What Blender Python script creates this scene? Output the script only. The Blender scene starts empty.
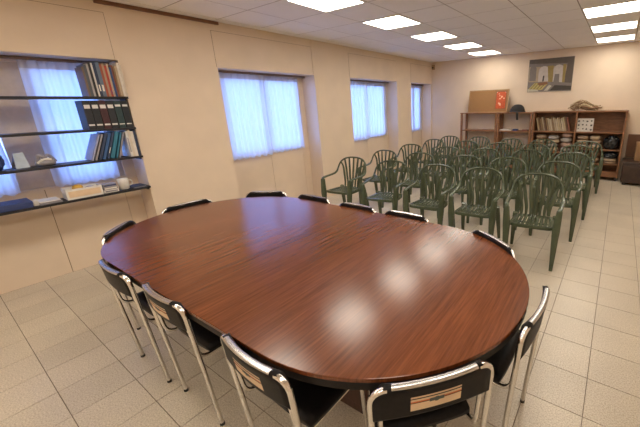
import bpy, bmesh, math, random
from mathutils import Vector, Matrix
random.seed(7)
R_ = math.radians
sc = bpy.context.scene

# ---------------------------------------------------------------- camera
CAM = Vector((0.0, 0.0, 1.635))
YAW, PITCH, ROLL, FPX = R_(-33.7455), R_(16.566), R_(1.528), 323.0
fw = Vector((math.sin(YAW)*math.cos(PITCH), math.cos(YAW)*math.cos(PITCH), -math.sin(PITCH)))
rt0 = Vector((math.cos(YAW), -math.sin(YAW), 0)); dn0 = fw.cross(rt0)
rt = rt0*math.cos(ROLL) + dn0*math.sin(ROLL)
dn = -rt0*math.sin(ROLL) + dn0*math.cos(ROLL)
cd = bpy.data.cameras.new('camera'); cam = bpy.data.objects.new('camera', cd)
sc.collection.objects.link(cam)
m = Matrix.Identity(4)
for i in range(3):
    m[i][0], m[i][1], m[i][2], m[i][3] = rt[i], -dn[i], -fw[i], CAM[i]
cam.matrix_world = m
cd.sensor_fit = 'HORIZONTAL'; cd.sensor_width = 36.0; cd.lens = FPX/640*36
cd.shift_x = -80.24/640; cd.shift_y = -12.85/640; cd.clip_start = 0.02
sc.camera = cam
def proj(p):
    q = Vector(p) - CAM
    z = q.dot(fw)
    if z < 0.05: return None
    return (400.24 + FPX*q.dot(rt)/z, 200.65 + FPX*q.dot(dn)/z, z)

# ---------------------------------------------------------------- world, exposure
w = bpy.data.worlds.new('sky'); sc.world = w; w.use_nodes = True
bg = w.node_tree.nodes['Background']
bg.inputs[0].default_value = (0.22, 0.40, 1.0, 1); bg.inputs[1].default_value = 6.2
LAMP_COL, LAMP = (1.0, 0.91, 0.77), 9.0
sc.view_settings.view_transform = 'Standard'; sc.view_settings.look = 'None'
sc.view_settings.gamma = 1.0; sc.view_settings.use_curve_mapping = False
sc.view_settings.exposure = 0.64
try:
    sc.cycles.use_denoising = True
    sc.cycles.max_bounces = 12; sc.cycles.diffuse_bounces = 6; sc.cycles.transparent_max_bounces = 12
    sc.cycles.sample_clamp_indirect = 8.0
except Exception: pass

# ---------------------------------------------------------------- materials
def mat(name, col, rough=0.6, metal=0.0, var=0.0, scale=20.0, bump=0.0, bscale=60.0, coat=0.0, spec=0.5, rnd=0.0, col2=None, stretch=None):
    M = bpy.data.materials.new(name); M.use_nodes = True
    nt = M.node_tree; b = nt.nodes['Principled BSDF']
    b.inputs['Roughness'].default_value = rough; b.inputs['Metallic'].default_value = metal
    b.inputs['Specular IOR Level'].default_value = spec
    if coat: b.inputs['Coat Weight'].default_value = coat; b.inputs['Coat Roughness'].default_value = 0.15
    geo = nt.nodes.new('ShaderNodeNewGeometry'); src = geo.outputs['Position']
    if stretch:
        mp = nt.nodes.new('ShaderNodeMapping'); mp.inputs['Scale'].default_value = stretch
        nt.links.new(src, mp.inputs['Vector']); src = mp.outputs['Vector']
    n = nt.nodes.new('ShaderNodeTexNoise'); n.inputs['Scale'].default_value = scale; n.inputs['Detail'].default_value = 4
    nt.links.new(src, n.inputs['Vector'])
    c2 = col2 or tuple(max(0, c*(1-var)) for c in col)
    r = nt.nodes.new('ShaderNodeValToRGB')
    r.color_ramp.elements[0].position = 0.35; r.color_ramp.elements[1].position = 0.65
    r.color_ramp.elements[0].color = (*c2, 1); r.color_ramp.elements[1].color = (*col, 1)
    nt.links.new(n.outputs['Fac'], r.inputs['Fac'])
    out = r.outputs['Color']
    if rnd:
        oi = nt.nodes.new('ShaderNodeObjectInfo'); hs = nt.nodes.new('ShaderNodeHueSaturation')
        mr = nt.nodes.new('ShaderNodeMapRange'); mr.inputs[3].default_value = 1-rnd; mr.inputs[4].default_value = 1+rnd
        nt.links.new(oi.outputs['Random'], mr.inputs[0]); nt.links.new(mr.outputs[0], hs.inputs['Value'])
        nt.links.new(out, hs.inputs['Color']); out = hs.outputs['Color']
    nt.links.new(out, b.inputs['Base Color'])
    if bump:
        n2 = nt.nodes.new('ShaderNodeTexNoise'); n2.inputs['Scale'].default_value = bscale; n2.inputs['Detail'].default_value = 3
        nt.links.new(src, n2.inputs['Vector'])
        bp = nt.nodes.new('ShaderNodeBump'); bp.inputs['Strength'].default_value = bump; bp.inputs['Distance'].default_value = 0.002
        nt.links.new(n2.outputs['Fac'], bp.inputs['Height']); nt.links.new(bp.outputs['Normal'], b.inputs['Normal'])
    return M

MT = {}
MT['wall'] = mat('wall_paint', (0.73, 0.595, 0.455), 0.55, var=0.05, scale=3, bump=0.05)
MT['panel'] = mat('wall_panel_paint', (0.725, 0.59, 0.45), 0.5, var=0.06, scale=3, bump=0.05)
MT['joint'] = mat('panel_joint', (0.30, 0.20, 0.12), 0.8, var=0.2)
MT['ceil'] = mat('ceiling_tile', (0.90, 0.88, 0.86), 0.85, var=0.06, scale=220, bump=0.25, bscale=180, rnd=0.02)
MT['ceilgrid'] = mat('ceiling_grid', (0.40, 0.35, 0.31), 0.7, var=0.1)
MT['grout'] = mat('floor_grout', (0.16, 0.12, 0.09), 0.9, var=0.2)
MT['brown_trim'] = mat('brown_batten', (0.22, 0.10, 0.05), 0.5, var=0.3, scale=8)
MT['frame'] = mat('window_frame_paint', (0.55, 0.45, 0.36), 0.5, var=0.1)
MT['rail'] = mat('curtain_rail', (0.24, 0.17, 0.13), 0.5, var=0.2)
MT['chrome'] = mat('chrome', (0.80, 0.78, 0.75), 0.16, metal=1.0, var=0.08, scale=40)
MT['sleeve'] = mat('brushed_sleeve', (0.60, 0.58, 0.57), 0.26, metal=1.0, var=0.12, scale=60)
MT['vinyl'] = mat('black_vinyl', (0.012, 0.010, 0.010), 0.45, var=0.3, scale=60, bump=0.2, bscale=300, spec=0.14)
MT['rubber'] = mat('black_rubber', (0.03, 0.027, 0.025), 0.7, var=0.3)
MT['green'] = mat('green_plastic', (0.070, 0.088, 0.050), 0.27, var=0.18, scale=15, bump=0.05, bscale=90, rnd=0.12)
MT['black_edge'] = mat('black_edge_band', (0.012, 0.009, 0.008), 0.5, var=0.2, spec=0.2)
MT['dark_wood'] = mat('dark_wood', (0.075, 0.030, 0.016), 0.4, var=0.4, scale=6, stretch=(8, 8, 1))
MT['case_wood'] = mat('bookcase_wood', (0.31, 0.14, 0.062), 0.5, var=0.35, scale=4, stretch=(2, 8, 8))
MT['shelf_black'] = mat('dark_shelf', (0.012, 0.011, 0.015), 0.5, var=0.3)
MT['cork'] = mat('cork', (0.33, 0.175, 0.07), 0.9, var=0.3, scale=160, bump=0.3, bscale=200)
MT['lightwood'] = mat('light_wood', (0.40, 0.24, 0.11), 0.5, var=0.2, scale=10)
MT['orange'] = mat('orange_paper', (0.62, 0.10, 0.025), 0.7, var=0.35, scale=40)
MT['white'] = mat('white_paper', (0.72, 0.68, 0.62), 0.7, var=0.08)
MT['card'] = mat('cardboard', (0.33, 0.19, 0.09), 0.8, var=0.15, scale=12)
MT['black'] = mat('black_cloth', (0.016, 0.015, 0.016), 0.7, var=0.3)
MT['bag'] = mat('black_plastic_bag', (0.018, 0.020, 0.024), 0.25, var=0.3, bump=0.6, bscale=30)
MT['cream'] = mat('cream_paper', (0.58, 0.46, 0.29), 0.75, var=0.25, scale=30)
MT['tan'] = mat('tan_cloth', (0.42, 0.29, 0.19), 0.85, var=0.35, scale=18, bump=0.3)
MT['cream2'] = mat('pale_sticker', (0.70, 0.52, 0.34), 0.45, var=0.08)
MT['stripe_o'] = mat('orange_stripe', (0.55, 0.13, 0.02), 0.45, var=0.1)
MT['wicker'] = mat('dry_twigs', (0.46, 0.34, 0.20), 0.8, var=0.4, scale=40)
MT['yellow'] = mat('yellow_cloth', (0.62, 0.36, 0.05), 0.7, var=0.2)
MT['leather'] = mat('dark_brown_leather', (0.06, 0.032, 0.022), 0.38, var=0.4, scale=12, bump=0.3)
MT['brownboard'] = mat('brown_board', (0.17, 0.075, 0.036), 0.6, var=0.3, scale=8)
def flat(name, col, rough=0.6):
    if name not in MT: MT[name] = mat(name, col, rough, var=0.12)
    return MT[name]

def floor_mat():
    M = bpy.data.materials.new('terrazzo_tile'); M.use_nodes = True; nt = M.node_tree; b = nt.nodes['Principled BSDF']
    geo = nt.nodes.new('ShaderNodeNewGeometry')
    n1 = nt.nodes.new('ShaderNodeTexNoise'); n1.inputs['Scale'].default_value = 130; n1.inputs['Detail'].default_value = 3
    n2 = nt.nodes.new('ShaderNodeTexNoise'); n2.inputs['Scale'].default_value = 2.2; n2.inputs['Detail'].default_value = 3
    for n in (n1, n2): nt.links.new(geo.outputs['Position'], n.inputs['Vector'])
    r = nt.nodes.new('ShaderNodeValToRGB'); e = r.color_ramp.elements
    e[0].position = 0.34; e[0].color = (0.40, 0.337, 0.257, 1); e[1].position = 0.62; e[1].color = (0.60, 0.53, 0.425, 1)
    nt.links.new(n1.outputs['Fac'], r.inputs['Fac'])
    oi = nt.nodes.new('ShaderNodeObjectInfo'); mr = nt.nodes.new('ShaderNodeMapRange')
    mr.inputs[3].default_value = 0.95; mr.inputs[4].default_value = 1.05
    nt.links.new(oi.outputs['Random'], mr.inputs[0])
    mr2 = nt.nodes.new('ShaderNodeMapRange'); mr2.inputs[1].default_value = 0.3; mr2.inputs[2].default_value = 0.7
    mr2.inputs[3].default_value = 0.92; mr2.inputs[4].default_value = 1.06
    nt.links.new(n2.outputs['Fac'], mr2.inputs[0])
    mu = nt.nodes.new('ShaderNodeMath'); mu.operation = 'MULTIPLY'
    nt.links.new(mr.outputs[0], mu.inputs[0]); nt.links.new(mr2.outputs[0], mu.inputs[1])
    hs = nt.nodes.new('ShaderNodeHueSaturation'); nt.links.new(mu.outputs[0], hs.inputs['Value'])
    nt.links.new(r.outputs['Color'], hs.inputs['Color']); nt.links.new(hs.outputs['Color'], b.inputs['Base Color'])
    b.inputs['Roughness'].default_value = 0.33
    return M
MT['tile'] = floor_mat()

def table_mat():
    M = bpy.data.materials.new('mahogany_veneer'); M.use_nodes = True; nt = M.node_tree; b = nt.nodes['Principled BSDF']
    tc = nt.nodes.new('ShaderNodeTexCoord')
    mp = nt.nodes.new('ShaderNodeMapping'); mp.inputs['Scale'].default_value = (46, 2.0, 1)
    nt.links.new(tc.outputs['Object'], mp.inputs['Vector'])
    n1 = nt.nodes.new('ShaderNodeTexNoise'); n1.inputs['Scale'].default_value = 2.2; n1.inputs['Detail'].default_value = 7; n1.inputs['Roughness'].default_value = 0.62
    nt.links.new(mp.outputs['Vector'], n1.inputs['Vector'])
    mp2 = nt.nodes.new('ShaderNodeMapping'); mp2.inputs['Scale'].default_value = (3.2, 0.5, 1)
    nt.links.new(tc.outputs['Object'], mp2.inputs['Vector'])
    n2 = nt.nodes.new('ShaderNodeTexNoise'); n2.inputs['Scale'].default_value = 2.0; n2.inputs['Detail'].default_value = 3
    nt.links.new(mp2.outputs['Vector'], n2.inputs['Vector'])
    r = nt.nodes.new('ShaderNodeValToRGB'); e = r.color_ramp.elements
    e[0].position = 0.25; e[0].color = (0.082, 0.023, 0.009, 1); e[1].position = 0.75; e[1].color = (0.195, 0.060, 0.021, 1)
    nt.links.new(n1.outputs['Fac'], r.inputs['Fac'])
    mr = nt.nodes.new('ShaderNodeMapRange'); mr.inputs[1].default_value = 0.3; mr.inputs[2].default_value = 0.7
    mr.inputs[3].default_value = 0.82; mr.inputs[4].default_value = 1.15
    nt.links.new(n2.outputs['Fac'], mr.inputs[0])
    hs = nt.nodes.new('ShaderNodeHueSaturation'); nt.links.new(mr.outputs[0], hs.inputs['Value'])
    nt.links.new(r.outputs['Color'], hs.inputs['Color']); nt.links.new(hs.outputs['Color'], b.inputs['Base Color'])
    b.inputs['Roughness'].default_value = 0.20
    b.inputs['Specular IOR Level'].default_value = 0.5
    return M
MT['mahogany'] = table_mat()

def curtain_mat(name, col, trans):
    M = bpy.data.materials.new(name); M.use_nodes = True; nt = M.node_tree; nt.nodes.clear()
    o = nt.nodes.new('ShaderNodeOutputMaterial'); d = nt.nodes.new('ShaderNodeBsdfDiffuse'); t = nt.nodes.new('ShaderNodeBsdfTranslucent')
    n = nt.nodes.new('ShaderNodeTexNoise'); n.inputs['Scale'].default_value = 260
    g = nt.nodes.new('ShaderNodeNewGeometry'); nt.links.new(g.outputs['Position'], n.inputs['Vector'])
    r = nt.nodes.new('ShaderNodeValToRGB'); r.color_ramp.elements[0].color = (*[c*0.88 for c in col], 1); r.color_ramp.elements[1].color = (*col, 1)
    nt.links.new(n.outputs['Fac'], r.inputs['Fac'])
    for x in (d, t): nt.links.new(r.outputs['Color'], x.inputs['Color'])
    mx = nt.nodes.new('ShaderNodeMixShader'); mx.inputs[0].default_value = trans
    nt.links.new(d.outputs[0], mx.inputs[1]); nt.links.new(t.outputs[0], mx.inputs[2]); nt.links.new(mx.outputs[0], o.inputs[0])
    return M
MT['curtain'] = curtain_mat('sheer_white_curtain', (0.80, 0.80, 0.82), 0.60)
MT['lace'] = curtain_mat('lace_header', (0.60, 0.58, 0.60), 0.30)

def glass_mat():
    M = bpy.data.materials.new('window_glass'); M.use_nodes = True; nt = M.node_tree; nt.nodes.clear()
    o = nt.nodes.new('ShaderNodeOutputMaterial'); t = nt.nodes.new('ShaderNodeBsdfTransparent'); g = nt.nodes.new('ShaderNodeBsdfGlossy')
    t.inputs[0].default_value = (0.95, 0.97, 1, 1); g.inputs['Roughness'].default_value = 0.02
    f = nt.nodes.new('ShaderNodeFresnel'); f.inputs[0].default_value = 1.45
    mx = nt.nodes.new('ShaderNodeMixShader')
    nt.links.new(f.outputs[0], mx.inputs[0]); nt.links.new(t.outputs[0], mx.inputs[1]); nt.links.new(g.outputs[0], mx.inputs[2]); nt.links.new(mx.outputs[0], o.inputs[0])
    return M
MT['glass'] = glass_mat()

def lamp_mat():
    M = bpy.data.materials.new('lamp_diffuser'); M.use_nodes = True; nt = M.node_tree; nt.nodes.clear()
    o = nt.nodes.new('ShaderNodeOutputMaterial'); e = nt.nodes.new('ShaderNodeEmission')
    e.inputs[0].default_value = (*LAMP_COL, 1); e.inputs[1].default_value = LAMP
    nt.links.new(e.outputs[0], o.inputs[0]); return M
MT['lamp'] = lamp_mat()
MT['lampframe'] = mat('lamp_frame', (0.80, 0.77, 0.72), 0.4, var=0.05)

# ---------------------------------------------------------------- mesh helpers
class MB:
    def __init__(s): s.v, s.f, s.mi, s.sm = [], [], [], []
    def add(s, vs, fs, mi=0, smooth=False):
        o = len(s.v); s.v += [tuple(x) for x in vs]
        for f in fs: s.f.append(tuple(o+i for i in f)); s.mi.append(mi); s.sm.append(smooth)
        return s
    def box(s, x0, x1, y0, y1, z0, z1, mi=0, bev=0.0):
        if bev <= 0:
            vs = [(x, y, z) for z in (z0, z1) for y in (y0, y1) for x in (x0, x1)]
            return s.add(vs, [(0,2,3,1), (4,5,7,6), (0,1,5,4), (2,6,7,3), (0,4,6,2), (1,3,7,5)], mi)
        bm = bmesh.new()
        bmesh.ops.create_cube(bm, size=1)
        for v in bm.verts: v.co = Vector(((x0+x1)/2+v.co.x*(x1-x0), (y0+y1)/2+v.co.y*(y1-y0), (z0+z1)/2+v.co.z*(z1-z0)))
        b = min(bev, 0.45*min(x1-x0, y1-y0, z1-z0))
        bmesh.ops.bevel(bm, geom=list(bm.edges), offset=b, segments=2, profile=0.6, affect='EDGES')
        bm.verts.index_update()
        s.add([v.co[:] for v in bm.verts], [tuple(v.index for v in f.verts) for f in bm.faces], mi, False); bm.free(); return s
    def sweep(s, pts, sec, mi=0, ref=None, smooth=True, closed=False):
        """pts: centre points; sec(i,t)-> list of (a,b) offsets along N,B"""
        pts = [Vector(p) for p in pts]; n = len(pts); rings = []
        N = None
        for i, p in enumerate(pts):
            if closed: T = (pts[(i+1) % n]-pts[i-1]).normalized()
            else: T = (pts[min(i+1, n-1)]-pts[max(i-1, 0)]).normalized()
            if ref is not None:
                A = Vector(ref(i, p)); A = (A-T*A.dot(T)).normalized()
            else:
                if N is None:
                    A = Vector((0, 0, 1)) if abs(T.z) < 0.9 else Vector((0, 1, 0))
                else: A = N
                A = (A-T*A.dot(T)).normalized(); N = A
            B = T.cross(A)
            rings.append([p+A*a+B*b for a, b in sec(i, i/(n-1))])
        k = len(rings[0]); vs = [v for r in rings for v in r]; fs = []
        for i in range(n if closed else n-1):
            j = (i+1) % n
            for q in range(k): fs.append((i*k+q, i*k+(q+1) % k, j*k+(q+1) % k, j*k+q))
        s.add(vs, fs, mi, smooth)
        if not closed:
            s.add(rings[0], [tuple(reversed(range(k)))], mi); s.add(rings[-1], [tuple(range(k))], mi)
        return s
    def tube(s, pts, r, k=8, mi=0, closed=False):
        c = [(math.cos(2*math.pi*q/k), math.sin(2*math.pi*q/k)) for q in range(k)]
        rr = r if callable(r) else (lambda t: r)
        return s.sweep(pts, lambda i, t: [(a*rr(t), b*rr(t)) for a, b in c], mi, None, True, closed)
    def build(s, name, mats, parent=None, loc=None):
        me = bpy.data.meshes.new(name); me.from_pydata(s.v, [], s.f)
        if not isinstance(mats, (list, tuple)): mats = [mats]
        for x in mats: me.materials.append(MT[x] if isinstance(x, str) else x)
        me.polygons.foreach_set('material_index', s.mi); me.polygons.foreach_set('use_smooth', s.sm); me.update()
        bm = bmesh.new(); bm.from_mesh(me); bmesh.ops.recalc_face_normals(bm, faces=bm.faces); bm.to_mesh(me); bm.free()
        return link(name, me, parent, loc)
def link(name, me, parent=None, loc=None, rot=None):
    o = bpy.data.objects.new(name, me); sc.collection.objects.link(o)
    if parent: o.parent = parent
    if loc: o.location = loc
    if rot: o.rotation_euler = rot
    return o
def rrect(a, b, n=3, p=0.35):
    """rounded rectangle half sizes a,b"""
    r = min(a, b)*p*2 if p <= .5 else min(a, b); out = []
    for (cx, cy, a0) in ((a-r, b-r, 0), (-a+r, b-r, 90), (-a+r, -b+r, 180), (a-r, -b+r, 270)):
        for q in range(n): t = R_(a0+90*q/(n-1)); out.append((cx+r*math.cos(t), cy+r*math.sin(t)))
    return out
def smooth_path(P, n=4, closed=False):
    P = [Vector(p) for p in P]; out = []
    for i in range(len(P)-1):
        p0, p1, p2, p3 = P[max(i-1, 0)], P[i], P[i+1], P[min(i+2, len(P)-1)]
        for q in range(n):
            t = q/n
            out.append(0.5*((2*p1)+(p2-p0)*t+(2*p0-5*p1+4*p2-p3)*t*t+(3*p1-p0-3*p2+p3)*t**3))
    out.append(P[-1]); return out
def bend_path(P, r=0.05, n=4):
    """polyline with rounded corners of radius r"""
    P = [Vector(p) for p in P]; out = [P[0]]
    for i in range(1, len(P)-1):
        a, b, c = P[i-1], P[i], P[i+1]; d1 = (a-b); d2 = (c-b)
        l = min(r, d1.length*.48, d2.length*.48); s0 = b+d1.normalized()*l; s1 = b+d2.normalized()*l
        for q in range(n+1): t = q/n; out.append((1-t)**2*s0+2*t*(1-t)*b+t*t*s1)
    out.append(P[-1]); return out
def tag(o, label=None, cat=None, group=None, kind=None):
    if label: o['label'] = label
    if cat: o['category'] = cat
    if group: o['group'] = group
    if kind: o['kind'] = kind
    return o
def empty(name, loc=(0, 0, 0), rz=0.0):
    o = bpy.data.objects.new(name, None); o.empty_display_size = 0.05; sc.collection.objects.link(o)
    o.location = loc; o.rotation_euler = (0, 0, rz); return o
def copy_tree(o, parent=None):
    c = o.copy(); sc.collection.objects.link(c); c.parent = parent
    for ch in o.children: copy_tree(ch, c)
    return c
ORD = ['first', 'second', 'third', 'fourth', 'fifth', 'sixth', 'seventh', 'eighth', 'ninth', 'tenth', 'eleventh', 'twelfth', 'thirteenth', 'fourteenth', 'fifteenth', 'sixteenth', 'seventeenth', 'eighteenth', 'nineteenth', 'twentieth']

# ---------------------------------------------------------------- room dimensions
XF, XB = -4.38, -4.685          # face of the window wall, back of its niches
XR, YB, YN, ZC = 1.5, 8.24, -3.6, 2.685
LINT = 2.145
NICHES = [(-0.12, 1.412), (2.437, 4.057), (4.95, 6.55), (7.17, 8.20)]
WZ0, WZ1 = 0.93, 2.10

# ---------------------------------------------------------------- floor
fl = MB().box(XB-0.12, XR+0.12, YN-0.12, YB+0.12, -0.08, -0.003).build('floor', 'grout'); tag(fl, kind='structure')
TS, GX, GY = 0.30, -0.2485, 1.63
tm = MB().box(-0.1482, 0.1482, -0.1482, 0.1482, -0.006, 0.0, 0, 0.0015)
cells = []
for i in range(-16, 7):
    for j in range(-19, 24):
        cx, cy = GX+(i+.5)*TS, GY+(j+.5)*TS
        if cx-.15 < XB+.002 or cx+.15 > XR or cy-.15 < YN or cy+.15 > YB: 
            x0, x1 = max(cx-.15, XB), min(cx+.15, XR); y0, y1 = max(cy-.15, YN), min(cy+.15, YB)
            if x1-x0 < .02 or y1-y0 < .02: continue
            cells.append((0, cx, cy, (x0, x1, y0, y1))); continue
        p = proj((cx, cy, 0)); inv = p and -20 < p[0] < 660 and -20 < p[1] < 447
        cells.append(((1/p[2]) if inv else 0, cx, cy, None))
cells.sort(key=lambda c: -c[0])
tile0 = None; rest = MB()
for k, (s, cx, cy, cut) in enumerate(cells):
    if s > 0 and k < 298 and cut is None:
        if tile0 is None: tile0 = tm.build('tile', 'tile', fl, (cx, cy, 0))
        else: link('tile', tile0.data, fl, (cx, cy, 0))
    else:
        x0, x1, y0, y1 = cut or (cx-.15, cx+.15, cy-.15, cy+.15)
        rest.box(x0+.0018, x1-.0018, y0+.0018, y1-.0018, -0.006, 0.0)
tag(rest.build('tile', 'tile', fl), kind='stuff')

# ---------------------------------------------------------------- ceiling
ce = MB().box(XB-0.12, XR+0.12, YN-0.12, YB+0.12, ZC+0.002, ZC+0.08).build('ceiling', 'ceilgrid'); tag(ce, kind='structure')
CG, CGX = 0.60, 0.612; CX0, CY0 = -0.565, 3.67
LIGHTS = {}
for row, i in (('w', -5), ('r', 0)):
    pass
ctile = MB().box(-0.2995, 0.2995, -0.2935, 0.2935, 0, 0.004, 0, 0.0005); ct0 = None
light_cells = []
for i in range(-7, 4):
    for j in range(-14, 9):
        x0, y0 = CX0+i*CGX, CY0+j*CG
        cx0, cx1, cy0, cy1 = max(x0, XF), min(x0+CGX, XR), max(y0, YN), min(y0+CG, YB)
        if cx1-cx0 < .03 or cy1-cy0 < .03: continue
        if i in (-4, 0) and j % 2 == 0 and j >= -12 and cy1-cy0 > .55:  # rows run on behind the camera: unseen lamps added to brighten the near room
            light_cells.append((i, j, x0, y0)); continue
        if cx1-cx0 > CGX-1e-4 and cy1-cy0 > CG-1e-4:
            if ct0 is None: ct0 = ctile.build('ceiling_tile', 'ceil', ce, (x0+CGX/2, y0+CG/2, ZC))
            else: link('ceiling_tile', ct0.data, ce, (x0+CGX/2, y0+CG/2, ZC))
        else:
            MB().box(cx0+.0045, cx1-.0045, cy0+.0045, cy1-.0045, 0, .006).build('ceiling_tile', 'ceil', ce, (0, 0, ZC))
l0 = None
for i, j, x0, y0 in sorted(light_cells, key=lambda c: -c[1]):
    loc = (x0+CGX/2, y0+CG/2, ZC)
    if l0 is None:
        l0 = empty('ceiling_light', loc)
        fr = MB()
        for a in (-1, 1):
            fr.box(min(a*.2975, a*.283), max(a*.2975, a*.283), -.2975, .2975, -.008, .004)
            fr.box(-.283, .283, min(a*.2975, a*.27), max(a*.2975, a*.27), -.008, .004)
        fr.build('light_frame', 'lampframe', l0)
        MB().box(-.283, .283, -.27, .27, -.004, .003).build('diffuser', 'lamp', l0)
        o = l0
    else:
        o = copy_tree(l0); o.location = loc
    k = (6-j)//2
    tag(o, 'square ceiling light, %s from back wall in row %s' % (ORD[k], 'nearer the curtained windows' if i == -4 else 'above the open aisle'), 'ceiling light', 'recessed ceiling panel lights')  # last lamps of each row, behind the camera, are added for brightness

# ---------------------------------------------------------------- walls
wl = MB()
edges = [YN] + [e for n in NICHES for e in n] + [YB]
for k in range(0, len(edges), 2):        # piers between niches
    wl.box(XB-0.12, XF, edges[k], edges[k+1], 0, ZC+.006)
for k, (a, b) in enumerate(NICHES):      # lintels above and wall behind
    wl.box(XB-0.12, XF, a, b, LINT, ZC+.006)
    f0, f1 = a+0.10, b-0.10
    wl.box(XB-0.12, XB-.008, a, b, 0, WZ0)
    wl.box(XB-0.12, XB-.008, a, b, WZ1, LINT)
    wl.box(XB-0.12, XB-.008, a, f0, WZ0, WZ1); wl.box(XB-0.12, XB-.008, f1, b, WZ0, WZ1)
wall_left = wl.build('wall_left', 'wall'); tag(wall_left, kind='structure')
for k, (a, b) in enumerate(NICHES):
    c = (a+b)/2
    # lower boards of the niche with dark open joint between them
    MB().box(XB-.008, XB-.0065, a, b, 0.0, WZ0-.02).build('joint_strip', 'joint', wall_left)
    for (p, q) in ((a+.002, a+.14), (a+.143, c-.003), (c+.003, b-.153), (b-.15, b-.002)):
        MB().box(XB-.007, XB, p, q, 0.0, WZ0-.012, 0, .001).build('panel', 'panel', wall_left)
    # shutter box cover above each niche
    MB().box(XF, XF+.0015, a-.012, b-.02, LINT+.01, 2.578).build('joint_strip', 'joint', wall_left)
    MB().box(XF, XF+.004, a-.008, b-.024, LINT+.002, 2.574, 0, .001).build('panel', 'panel', wall_left)
tag(MB().box(XB-.12, XR+.12, YB, YB+.12, 0, ZC+.006).build('wall_back', 'wall'), kind='structure')
tag(MB().box(XR, XR+.12, YN, YB, 0, ZC+.006).build('wall_right', 'wall'), kind='structure')
tag(MB().box(XB-.12, XR+.12, YN-.12, YN, 0, ZC+.006).build('wall_front', 'wall'), kind='structure')
tag(MB().box(XF, XF+.03, 1.335, 2.53, 2.648, 2.683, 0, .003).build('trim_1', 'brown_trim'), kind='structure')
tag(MB().box(XF, XF+.012, 4.035, 4.06, LINT, ZC-.002, 0, .003).build('trim_2', 'panel'), kind='structure')

# ---------------------------------------------------------------- windows, rails, curtains
def curtain(y0, y1, z0, z1, x, label, waves, seed, group='white curtains on the window niches'):
    rnd = random.Random(seed); ny, nz = max(16, int((y1-y0)*70)), 14
    ph = [rnd.uniform(0, 6.28) for _ in range(4)]
    def X(y, t):
        u = (y-y0)/(y1-y0)
        return x + (0.013+0.006*t)*math.sin(u*waves*6.283+ph[0]+0.5*math.sin(t*2+ph[1])+1.3*math.sin(u*5.1+ph[2])+.7*math.sin(u*11.7+ph[3])) + 0.003*math.sin(u*waves*2.3*6.283+ph[2])
    def grid(za, zb, dx, n, ta, tb):
        vs, fs = [], []
        for k in range(n+1):
            t = ta+(tb-ta)*k/n
            for i in range(ny+1):
                u = i/ny; y = y0+(y1-y0)*u
                z = za+(zb-za)*k/n
                if k == n and tb == 1: z += 0.012*math.sin(u*waves*6.283+ph[3])
                vs.append((X(y, t)+dx, y + 0.012*math.sin(t*3+ph[1])*(u-.5)*2, z))
        for k in range(n):
            for i in range(ny): a = k*(ny+1)+i; fs.append((a, a+1, a+ny+2, a+ny+1))
        return MB().add(vs, fs, 0, True)
    root = empty('curtain', (0, 0, 0))
    grid(z1-.05, z0, 0, nz, .05, 1).build('drape', 'curtain', root)
    hd = grid(z1, z1-.07, 0.004, 3, 0, .06).build('header_band', 'lace', root)
    tag(root, label, 'curtain', group); return root
WIN = ['behind wall shelves', 'between shelves and green chairs', 'beside green chair rows', 'at back wall corner']
for k, (a, b) in enumerate(NICHES):
    f0, f1 = a+.10, b-.10; c = (a+b)/2; MW = .15 if k == 0 else .035
    wn = empty('window_%d' % (k+1), (XB-.06, c, WZ0)); tag(wn, kind='structure')
    fr = MB()
    X0, X1 = XB-.10, XB-.035
    for (p, q) in ((f0, f0+.05), (f1-.05, f1), (c-MW, c+MW)): fr.box(X0, X1, p, q, WZ0, WZ1)
    [fr.box(X0+.002, X1-.002, p, q, zz, zz+.05) for (p, q) in ((f0+.05, c-MW), (c+MW, f1-.05)) for zz in (WZ0, WZ1-.05)]
    o = fr.build('window_frame', 'frame', wn); o.matrix_parent_inverse = Matrix.Translation((-(XB-.06), -c, -WZ0))
    for (p, q) in ((f0+.05, c-MW), (c+MW, f1-.05)):
        g = MB().box(XB-.072, XB-.066, p, q, WZ0+.05, WZ1-.05).build('pane', 'glass', wn); g.matrix_parent_inverse = Matrix.Translation((-(XB-.06), -c, -WZ0))
    rl = MB().box(XB+.035, XB+.08, a+.01, b-.01, LINT-.03, LINT-.004, 0, .004).build('curtain_rail', 'rail')
    tag(rl, 'dark curtain rail at the top of the window niche %s' % WIN[k], 'curtain rail', 'curtain rails')
    zt = LINT-.032
    if k == 0: spans = ((a+.05, .47, 6), (.73, 1.225, 6))
    elif k == 1: spans = ((a+.06, c+.01, 7), (c-.035, 3.91, 7))
    elif k == 2: spans = ((a+.06, c+.01, 7), (c-.045, 6.47, 7))
    else: spans = ((a+.04, c+.01, 5), (c-.05, b-.05, 5))
    for q, (p0, p1, wv) in enumerate(spans):
        curtain(p0, p1, WZ0-.01+.01*q, zt, XB+(.067 if q == 0 or k == 0 else .030), 'sheer white curtain half %s, window niche %s' % (('farther from back wall' if q == 0 else 'nearer back wall'), WIN[k]), wv, 10*k+q)

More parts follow.
